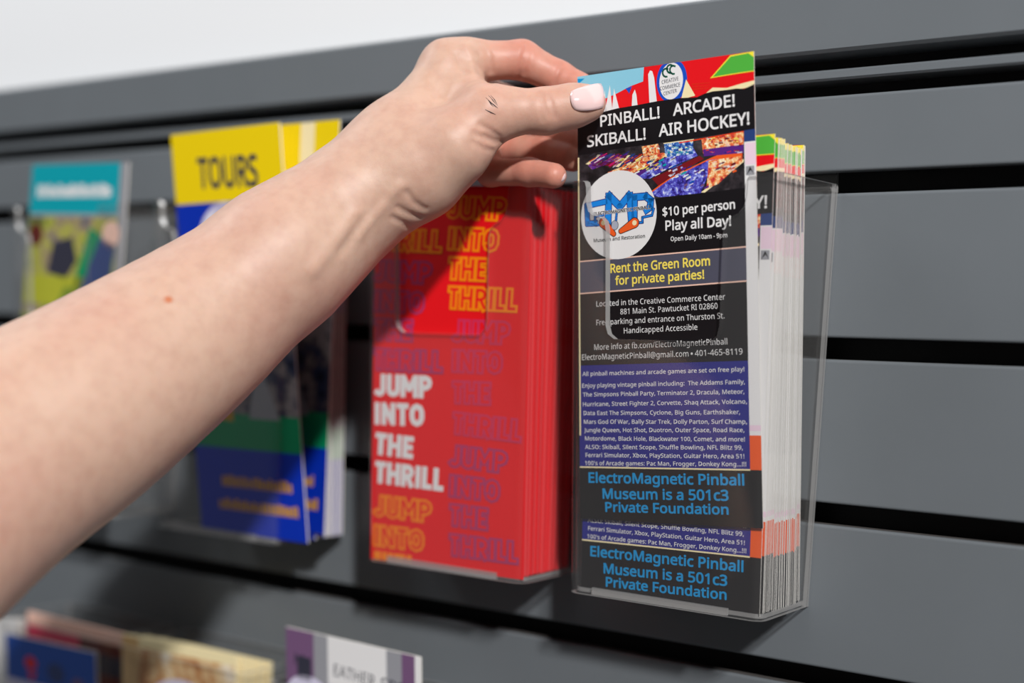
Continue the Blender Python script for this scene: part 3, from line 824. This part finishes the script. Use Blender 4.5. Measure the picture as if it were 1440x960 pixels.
# tan booklets, fanned
zt = [(R_(0, CW, 0, CH), 'ph_tan', 0), (R_(0, CW, 200, CH), 'cream', 1), (circ(50, 150, 30), 'lilac', 2), (circ(50, 152, 20), 'ph_tan', 3), (R_(0, 14, 0, CH), 'tan', 2)]
fan = [((172, 892), (330, 922), -56), ((182, 893), (342, 925), -50), ((200, 894), (352, 926), -43), ((222, 897), (364, 929), -36), ((246, 902), (378, 932), -28)]
for i, (a, b, Y) in enumerate(fan):
    lab = ['tan picture booklet at the front of the fanned stack in the lower row', 'cream-edged booklet directly behind the front tan one', 'middle booklet of the five fanned tan ones', 'last but one of the fanned tan booklets, nearly at the back', 'rearmost fanned tan booklet, its corner reaching farthest right'][i]
    lower('booklet', a, b, Y, 150, zt if i == 0 else zt + [(R_(76, 86, 0, 196), 'brown', 5), (R_(86, CW, 0, CH), 'cream', 6)], lab, None, 'fanned tan booklets', 'cream', 3.0, lean=5.0)
# brown one, blue one, white one
zb = [(R_(0, CW, 0, CH), 'brown', 0), (R_(0, CW, 197, CH), 'peach', 1), (R_(0, 50, 184, 197), 'outline_pink', 1), (R_(40, CW, 0, 186), 'charcoal', 2), (R_(0, CW, 150, 168), 'brown', 3)]
lower('booklet', (38, 860), (176, 893), -40, 150, zb, 'dark brown booklet with a pale pink top edge, behind the blue one', None, None, 'peach', 3.0)
zm = [(R_(0, CW, 0, CH), 'mapblue', 0), (circ(26, 186, 6), 'red', 2), ([(22, 178), (32, 178), (27, 170)], 'red', 2), (circ(52, 182, 9), 'denim', 2), (R_(0, CW, 150, 168), 'lilac', 1), (R_(0, CW, 0, 150), 'greyprint', 1), (circ(74, 176, 6), 'softpurple', 2)]
lower('leaflet', (8, 890), (134, 918), -58, 150, zm, 'blue leaflet with a small red mark, lower left corner', None, None, 'paper', 2.0)
lower('booklet', (-70, 868), (26, 872), -50, 150, [(R_(0, CW, 0, CH), 'white', 0)], 'white booklet cut off by the left edge, beside the blue leaflet', None, None, 'paper', 5.0)
for dx, lb in ((-193.5, 'clear acrylic holder of the purple leaflet in the lower row'), (-322.0, 'clear acrylic holder of the tan booklets in the lower row'),
               (-447.0, 'clear acrylic holder of the blue leaflet in the lower row')):
    holder('brochure_holder', lb, dx, -268.0, None, -301.8, False, 24.0)
#ARM#

# ------------------------------------------------------------------ the reaching arm and hand (one continuous skin)
def C3(px, py, Y): return at(px, py, Y)
# chains of round cones: (start, radius, end, radius) in mm
def rcone(P, a, ra, b, rb):
    ba = b - a; l2 = ba @ ba
    pa = P - a
    t = np.clip((pa @ ba) / l2, 0, 1)
    d = pa - t[:, None] * ba
    return np.sqrt((d * d).sum(1)) - (ra + (rb - ra) * t)
def smin(a, b, k):
    h = np.maximum(k - np.abs(a - b), 0) / k
    return np.minimum(a, b) - h * h * k * 0.25
#            px   py   Y     radius mm
J = dict(
    up0=(-620, 1250, -420, 52), elb=(-230, 845, -345, 45.5), f1=(-40, 672, -283, 46.5), f2=(110, 575, -240, 43.0), f3=(265, 467, -192, 37.0), f4=(400, 360, -155, 29.0),
    wr=(520, 262, -122, 22.5), wrb=(528, 268, -104, 20.0), carp=(565, 215, -108, 21.0), carpb=(590, 228, -84, 18.0),
    im=(632, 98, -84, 13.0), im2=(660, 86, -79, 9.6), mm=(652, 130, -64, 12.0), rm=(664, 140, -50, 11.5), pm=(668, 178, -42, 10.5),
    ip=(734, 84, -62, 9.1), idp=(785, 109, -52, 7.7), it=(816, 121, -49.8, 6.5),
    mp=(745, 156, -40, 8.2), mdp=(788, 184, -40, 7.6), mt=(818, 200, -46, 6.8),
    rp=(716, 208, -38, 7.9), rdp=(772, 214, -42, 7.6), rt=(806, 221, -48.5, 6.9),
    pp=(690, 242, -68, 6.6), pdp=(745, 242, -69.5, 6.4), pt=(779, 247, -71, 5.9),
    tc=(588, 240, -112, 18.5), tb=(640, 205, -107, 15.5), tm=(686, 161, -98, 11.6), tw=(720, 157, -91, 9.9), tip=(768, 156, -82, 9.9), tn=(804, 149, -75, 9.3), tt=(826, 145, -71.2, 8.4),
    wb=(652, 128, -86, 10.0), hp=(640, 190, -84, 14.0))
J = {k: (C3(v[0], v[1], v[2]), v[3]) for k, v in J.items()}
def seg(P, a, b): return rcone(P, J[a][0], J[a][1], J[b][0], J[b][1])
def spline(keys, n):
    K = [np.append(J[k][0], J[k][1]) for k in keys]; K = [2 * K[0] - K[1]] + K + [2 * K[-1] - K[-2]]
    out = []
    for i in range(1, len(K) - 2):
        for s_ in range(n):
            t = s_ / n; p0, p1, p2, p3 = K[i - 1:i + 3]
            out.append(0.5 * (2 * p1 + (p2 - p0) * t + (2 * p0 - 5 * p1 + 4 * p2 - p3) * t * t + (3 * p1 - p0 - 3 * p2 + p3) * t ** 3))
    out.append(K[-2]); return [(p[:3], p[3]) for p in out]
FORE = spline(('elb', 'f1', 'f2', 'f3', 'f4', 'wr'), 4)
def arm_sdf(P):
    d = seg(P, 'up0', 'elb')
    for (a, ra), (b, rb) in zip(FORE[:-1], FORE[1:]): d = smin(d, rcone(P, a, ra, b, rb), 5.0)
    d = smin(d, seg(P, 'f4', 'wrb'), 16.0)
    h = smin(seg(P, 'wr', 'carp'), seg(P, 'wrb', 'carpb'), 10.0)
    h = smin(h, seg(P, 'carp', 'im'), 12.0); h = smin(h, seg(P, 'im', 'im2'), 6.0)
    h = smin(h, seg(P, 'carp', 'mm'), 10.0)
    h = smin(h, seg(P, 'carpb', 'rm'), 10.0); h = smin(h, seg(P, 'carpb', 'pm'), 10.0)
    h = smin(h, seg(P, 'im', 'pm'), 6.0)
    h = smin(h, seg(P, 'carp', 'tc'), 12.0); h = smin(h, seg(P, 'tc', 'tb'), 12.0)
    h = smin(h, seg(P, 'tc', 'hp'), 10.0)
    d = smin(d, h, 14.0)
    th = seg(P, 'tb', 'tm')
    for a, b in (('tm', 'tw'), ('tw', 'tip'), ('tip', 'tn'), ('tn', 'tt')): th = smin(th, seg(P, a, b), 5.0)
    th = smin(th, seg(P, 'wb', 'tm'), 8.0)
    d0 = smin(d, th, 9.0)
    out = d0
    for ch in (('im2', 'ip', 'idp', 'it'), ('mm', 'mp', 'mdp', 'mt'), ('rm', 'rp', 'rdp', 'rt'), ('pm', 'pp', 'pdp', 'pt')):
        # the thumb must not melt into the fingers: blend each finger with the palm only
        fg = seg(P, ch[0], ch[1])
        for a, b in zip(ch[1:-1], ch[2:]): fg = smin(fg, seg(P, a, b), 3.0)
        out = np.minimum(out, smin(d, fg, 6.0))
    return out
CREASES = []      # (polyline points mm, depth, width)
def skin_sdf(P):
    d = arm_sdf(P)
    for pts, dep, wid in CREASES:
        c = pts.mean(0); R = np.linalg.norm(pts - c, axis=1).max() + wid * 4
        m_ = ((P - c) ** 2).sum(1) < R * R
        if not m_.any(): continue
        Q = P[m_]; best = np.full(len(Q), 1e9)
        for a, b in zip(pts[:-1], pts[1:]):
            ba = b - a; t = np.clip(((Q - a) @ ba) / max(ba @ ba, 1e-9), 0, 1)
            e = Q - a - t[:, None] * ba; best = np.minimum(best, (e * e).sum(1))
        dd = dep * np.exp(-best / (wid * wid))
        d[m_] += dd
    return d
def hit(px, py, start=420.0, fn=None):
    fn = fn or arm_sdf
    D = FW + RT * ((px - 720) / FPX) + UP * ((480 - py) / FPX); D = D / np.linalg.norm(D)
    t = start; C0 = CAM * 1000
    for _ in range(120):
        s = float(fn((C0 + D * t)[None, :])[0])
        if s < 0.02: return C0 + D * t
        t += s * 0.9
        if t > 1500: return None
    return C0 + D * t
def crease(px_pts, dep, wid):
    dep *= 1.25; wid = max(wid, 1.25)
    P = [hit(*p) for p in px_pts]
    P = [p for p in P if p is not None]
    if len(P) > 1: CREASES.append((np.array(P), dep, wid))
# knuckle creases of the index finger, thumb, thumb root folds, wrist folds, tendons and veins (negative = raised)
crease([(741, 62), (736, 78), (731, 96), (729, 110)], 0.75, 1.1)
crease([(746, 66), (741, 84), (737, 104)], 0.5, 1.0)
crease([(790, 92), (783, 106), (779, 118)], 0.6, 1.0)
crease([(679, 60), (688, 78), (691, 100), (689, 116)], 0.9, 1.6)
crease([(672, 76), (682, 92), (684, 112)], 0.5, 1.2)
crease([(655, 66), (664, 84), (668, 108)], -0.7, 2.6)
crease([(640, 76), (652, 100)], 0.4, 1.4)
crease([(762, 132), (766, 148), (771, 162)], 0.45, 1.0)
crease([(771, 134), (776, 150), (781, 164)], 0.45, 1.0)
crease([(758, 140), (760, 152), (764, 168)], 0.3, 0.9)
crease([(676, 176), (690, 184), (704, 194)], 0.8, 1.1)
crease([(668, 188), (684, 194), (700, 200)], 0.7, 1.1)
crease([(664, 200), (680, 208), (694, 212)], 0.5, 1.0)
crease([(682, 192), (696, 198), (706, 200)], 1.2, 1.4)
crease([(560, 292), (574, 300), (592, 306)], 0.7, 1.5)
crease([(572, 270), (582, 284), (598, 294)], 0.6, 1.5)
crease([(552, 306), (568, 314), (580, 322)], 0.6, 1.4)
crease([(500, 300), (470, 340), (440, 380)], -0.9, 3.4)
crease([(540, 280), (505, 320), (480, 352)], 0.5, 2.6)
crease([(560, 262), (528, 300), (505, 330)], -0.8, 2.8)
crease([(575, 150), (600, 110), (625, 80)], -0.4, 4.0)

def grow_skin(h=1.1):
    allc = np.array([v[0] for v in J.values()]); rr_ = max(v[1] for v in J.values())
    lo = allc.min(0) - rr_ - 6; hi = allc.max(0) + 14
    lo[0] = max(lo[0], -860); hi = np.minimum(hi, allc.max(0) + 14)
    B = 12; n = np.ceil((hi - lo) / (h * B)).astype(int) * B + 1
    D = np.full(n, 9.0, np.float32)
    nb = (n - 1) // B
    I, Jx, K = np.meshgrid(*[np.arange(q) for q in nb], indexing='ij')
    blocks = np.stack([I.ravel(), Jx.ravel(), K.ravel()], 1)
    cen = lo + (blocks * B + B / 2) * h
    dc = arm_sdf(cen)
    rad = B * h * 0.5 * math.sqrt(3) + 4
    inside = dc < -rad; near = np.abs(dc) <= rad
    for b in blocks[inside]: D[b[0]*B:b[0]*B+B+1, b[1]*B:b[1]*B+B+1, b[2]*B:b[2]*B+B+1] = -9.0
    nbk = blocks[near]; g = np.arange(B + 1)
    GX, GY, GZ = np.meshgrid(g, g, g, indexing='ij'); G0 = np.stack([GX.ravel(), GY.ravel(), GZ.ravel()], 1)
    CH_ = 150
    for s in range(0, len(nbk), CH_):
        bb = nbk[s:s + CH_]
        P = lo + ((bb[:, None, :] * B) + G0[None]) * h
        v = skin_sdf(P.reshape(-1, 3)).reshape(len(bb), B + 1, B + 1, B + 1)
        for q, b in enumerate(bb): D[b[0]*B:b[0]*B+B+1, b[1]*B:b[1]*B+B+1, b[2]*B:b[2]*B+B+1] = v[q]
    # surface nets
    neg = D < 0
    cnt = sum(neg[i:n[0]-1+i, j:n[1]-1+j, k:n[2]-1+k].astype(np.int8) for i in (0, 1) for j in (0, 1) for k in (0, 1))
    act = (cnt > 0) & (cnt < 8)
    idx = np.full(act.shape, -1, np.int64); cells = np.argwhere(act); idx[act] = np.arange(len(cells))
    acc = np.zeros((len(cells), 3)); num = np.zeros(len(cells))
    off = [(i, j, k) for i in (0, 1) for j in (0, 1) for k in (0, 1)]
    val = {o: D[cells[:, 0] + o[0], cells[:, 1] + o[1], cells[:, 2] + o[2]].astype(float) for o in off}
    for a in off:
        for ax in range(3):
            if a[ax] == 0:
                b = list(a); b[ax] = 1; b = tuple(b)
                x = (val[a] < 0) != (val[b] < 0)
                t = np.where(x, val[a] / np.where(x, val[a] - val[b], 1), 0)
                pa = np.array(a, float); db = np.zeros(3); db[ax] = 1
                acc += np.where(x[:, None], pa + t[:, None] * db, 0); num += x
    V = lo + (cells + acc / num[:, None]) * h
    quads = []
    for ax in range(3):
        a1, a2 = [q for q in range(3) if q != ax]
        sl0 = [slice(1, -1)] * 3; sl1 = [slice(1, -1)] * 3; sl0[ax] = slice(0, -1); sl1[ax] = slice(1, None)
        A = neg[tuple(sl0)]; Bq = neg[tuple(sl1)]
        e = np.argwhere(A != Bq)
        if not len(e): continue
        sgn = A[e[:, 0], e[:, 1], e[:, 2]]
        base = e.copy(); base[:, a1] += 1; base[:, a2] += 1
        c = []
        for (u, v) in ((0, 0), (1, 0), (1, 1), (0, 1)):
            q = base.copy(); q[:, a1] -= u; q[:, a2] -= v; c.append(idx[q[:, 0], q[:, 1], q[:, 2]])
        q = np.stack(c, 1); ok = (q >= 0).all(1); q = q[ok]; sgn = sgn[ok]
        flip_ = sgn if ax != 1 else ~sgn
        q[~flip_] = q[~flip_][:, ::-1]; quads.append(q)
    Q = np.concatenate(quads)
    # pull the vertices onto the exact surface
    for _ in range(2):
        for s in range(0, len(V), 60000):
            P = V[s:s + 60000]; e = 0.15; d0 = skin_sdf(P)
            gr = np.stack([skin_sdf(P + np.eye(3)[i] * e) - d0 for i in range(3)], 1) / e
            V[s:s + 60000] = P - gr * (d0 / np.maximum((gr * gr).sum(1), 0.25))[:, None] * 0.8
    return V, Q

V, Q = grow_skin()
org = np.array([-520.0, -300.0, -140.0])
me = bpy.data.meshes.new('person')
me.vertices.add(len(V)); me.vertices.foreach_set('co', ((V - org) * MM).astype(np.float32).ravel())
me.loops.add(len(Q) * 4); me.loops.foreach_set('vertex_index', Q.astype(np.int32).ravel())
me.polygons.add(len(Q)); me.polygons.foreach_set('loop_start', np.arange(0, len(Q) * 4, 4, dtype=np.int32))
me.polygons.foreach_set('use_smooth', np.ones(len(Q), bool)); me.update(calc_edges=True); me.validate()
# skin colour: pinker fingers and palm edge, stored per vertex as pigment
fingertips = np.array([J[k][0] for k in ('ip', 'idp', 'it', 'mp', 'mdp', 'mt', 'rp', 'rdp', 'rt', 'pp', 'pdp', 'pt')])
w_ = np.zeros(len(V))
for p in fingertips: w_ = np.maximum(w_, np.clip(1.5 - np.linalg.norm(V - p, axis=1) / 17.0, 0, 1))
for k in ('tip', 'tm'): w_ = np.maximum(w_, 0.35 * np.clip(1.5 - np.linalg.norm(V - J[k][0], axis=1) / 18.0, 0, 1))
w_ = np.maximum(w_, 0.5 * np.clip(1.5 - np.linalg.norm(V - J['pm'][0], axis=1) / 26.0, 0, 1))
mole = hit(237, 421)
wm = np.clip(1.6 - np.linalg.norm(V - mole, axis=1) / 1.5, 0, 1)
ca = me.color_attributes.new('pigment', 'FLOAT_COLOR', 'POINT')
ca.data.foreach_set('color', np.stack([w_, wm, np.zeros(len(V)), np.ones(len(V))], 1).astype(np.float32).ravel())

sk = principled('skin', srgb(226, 178, 150), 0.48, 0.4, 0.0, 0.35, (0.006, 0.0022, 0.0012))
b_ = sk.node_tree.nodes['Principled BSDF']
tc = N(sk, 'ShaderNodeTexCoord'); at_ = N(sk, 'ShaderNodeAttribute'); at_.attribute_name = 'pigment'
n1 = N(sk, 'ShaderNodeTexNoise', Scale=22.0, Detail=4.0); n2 = N(sk, 'ShaderNodeTexNoise', Scale=160.0, Detail=3.0)
Lk(sk, tc.outputs['Object'], n1.inputs['Vector']); Lk(sk, tc.outputs['Object'], n2.inputs['Vector'])
mr = N(sk, 'ShaderNodeMapRange'); mr.inputs[1].default_value = 0.35; mr.inputs[2].default_value = 0.68
Lk(sk, n1.outputs['Fac'], mr.inputs[0])
ma = N(sk, 'ShaderNodeMix', data_type='RGBA'); ma.inputs[6].default_value = srgb(204, 169, 149); ma.inputs[7].default_value = srgb(198, 156, 138)
Lk(sk, mr.outputs[0], ma.inputs[0])
mb = N(sk, 'ShaderNodeMix', data_type='RGBA'); mb.inputs[7].default_value = srgb(200, 136, 118)
sp = N(sk, 'ShaderNodeSeparateColor'); Lk(sk, at_.outputs['Color'], sp.inputs[0])
Lk(sk, sp.outputs[0], mb.inputs[0]); Lk(sk, ma.outputs[2], mb.inputs[6])
m3 = N(sk, 'ShaderNodeMix', data_type='RGBA'); m3.blend_type = 'MULTIPLY'; m3.inputs[7].default_value = (0.86, 0.80, 0.78, 1)
mr2 = N(sk, 'ShaderNodeMapRange'); mr2.inputs[1].default_value = 0.4; mr2.inputs[2].default_value = 0.9
Lk(sk, n2.outputs['Fac'], mr2.inputs[0]); Lk(sk, mr2.outputs[0], m3.inputs[0]); Lk(sk, mb.outputs[2], m3.inputs[6])
m4 = N(sk, 'ShaderNodeMix', data_type='RGBA'); m4.inputs[7].default_value = srgb(190, 110, 70)
Lk(sk, sp.outputs[1], m4.inputs[0]); Lk(sk, m3.outputs[2], m4.inputs[6]); Lk(sk, m4.outputs[2], b_.inputs['Base Color'])
vo = N(sk, 'ShaderNodeTexVoronoi', Scale=900.0); vo.feature = 'DISTANCE_TO_EDGE'
n3 = N(sk, 'ShaderNodeTexNoise', Scale=500.0, Detail=4.0)
Lk(sk, tc.outputs['Object'], vo.inputs['Vector']); Lk(sk, tc.outputs['Object'], n3.inputs['Vector'])
sm = N(sk, 'ShaderNodeMath', operation='MULTIPLY_ADD'); sm.inputs[1].default_value = 0.6
Lk(sk, vo.outputs['Distance'], sm.inputs[0]); Lk(sk, n3.outputs['Fac'], sm.inputs[2])
bu = N(sk, 'ShaderNodeBump', Strength=0.22, Distance=0.0003); Lk(sk, sm.outputs[0], bu.inputs['Height']); Lk(sk, bu.outputs[0], b_.inputs['Normal'])
me.materials.append(sk)
arm = link_mesh('person', me, None, org)
tag(arm, 'bare left forearm and hand reaching in from the left, pinching the tall card', 'person')

# fingernails: curved plates laid on the skin
def nail(px_corners, lift, mat, name='fingernail', rows=9, cols=9, side=1.0, roundness=0.25):
    """px_corners: base-lower, tip-lower, tip-upper, base-upper"""
    a, b, c, d = [np.array(p, float) for p in px_corners]
    V = []; 
    for i in range(rows + 1):
        for j in range(cols + 1):
            u, v = i / rows, j / cols
            # superellipse-like rounding of the plate's outline
            uu = 2 * u - 1; vv = 2 * v - 1
            k = 1 - roundness * (abs(vv) ** 3) * 0.5; uu2 = uu * k
            k2 = 1 - roundness * (abs(uu) ** 3) * 0.5; vv2 = vv * k2
            u2, v2 = (uu2 + 1) / 2, (vv2 + 1) / 2
            p = a * (1 - u2) * (1 - v2) + b * u2 * (1 - v2) + c * u2 * v2 + d * (1 - u2) * v2
            V.append((p[0], p[1], uu, vv))
    pts = []
    for (x, y, uu, vv) in V:
        h_ = hit(x, y); pts.append(h_)
    ref = [p for p in pts if p is not None]
    # smooth plate: least-squares quadratic through the skin points, seen along the view
    A_ = []; Y_ = []
    C0 = CAM * 1000
    for q, p in zip(V, pts):
        if p is None: continue
        u, v = q[2], q[3]
        t = np.linalg.norm(p - C0)
        if abs(t - np.median([np.linalg.norm(z - C0) for z in ref])) > 9: continue
        A_.append([1, u, v, u * u, u * v, v * v]); Y_.append(t)
    co = np.linalg.lstsq(np.array(A_), np.array(Y_), rcond=None)[0]
    co[5] = max(co[5], 1.2)
    P = []
    for q in V:
        D = FW + RT * ((q[0] - 720) / FPX) + UP * ((480 - q[1]) / FPX); D = D / np.linalg.norm(D)
        u, v = q[2], q[3]; t = co @ np.array([1, u, v, u * u, u * v, v * v])
        P.append(C0 + D * (t - lift))
    P = np.array(P); nrm = -(FW) ; n = len(P)
    Vv = np.concatenate([P, P + FW * 0.9]); F_ = []
    w = cols + 1
    for i in range(rows):
        for j in range(cols):
            q = (i * w + j, (i + 1) * w + j, (i + 1) * w + j + 1, i * w + j + 1)
            F_.append(q); F_.append(tuple(x + n for x in q[::-1]))
    rim = [i * w for i in range(rows + 1)] + [rows * w + j for j in range(1, w)] + [i * w + cols for i in range(rows - 1, -1, -1)] + [j for j in range(cols - 1, 0, -1)]
    for k in range(len(rim)):
        x, y = rim[k], rim[(k + 1) % len(rim)]; F_.append((x, x + n, y + n, y))
    return link_mesh(name, mesh_from(Vv, F_, [mat], None, name, True, org), arm)
NAIL = principled('pale_pink_nail_varnish', srgb(232, 198, 196), 0.12, 0.6, 0.8)
nl = nail([(806, 157), (851, 153), (848, 114), (800, 127)], 0.9, NAIL); nl['label'] = 'thumbnail with glossy pale pink varnish'
nl = nail([(788, 257), (794, 254), (797, 244), (794, 243)], 0.4, NAIL, rows=4, cols=4); nl['label'] = 'tip of the little fingernail, pale varnish'

# short dark pen strokes on the thumb joint
INK = principled('dark_ink', srgb(52, 44, 46), 0.7, 0.2)
V_, F_ = [], []
for pts in ([(683, 137), (690, 144), (697, 150)], [(687, 134), (693, 141), (698, 147)], [(690, 134), (696, 141), (700, 149)], [(688, 142), (695, 148), (700, 152)],
            [(682, 154), (690, 158), (697, 161)], [(686, 140), (690, 146), (694, 150)]):
    P = [hit(*p, fn=skin_sdf) for p in pts]
    o0 = len(V_)
    for i, p in enumerate(P):
        w = 0.32 if 0 < i < len(P) - 1 else 0.08
        V_.append(p - FW * 0.10 + UP * w); V_.append(p - FW * 0.10 - UP * w)
    for i in range(len(P) - 1): F_.append((o0 + 2 * i, o0 + 2 * i + 1, o0 + 2 * i + 3, o0 + 2 * i + 2))
link_mesh('ink_mark', mesh_from(V_, F_, [INK], None, 'ink_mark', False, org), arm)
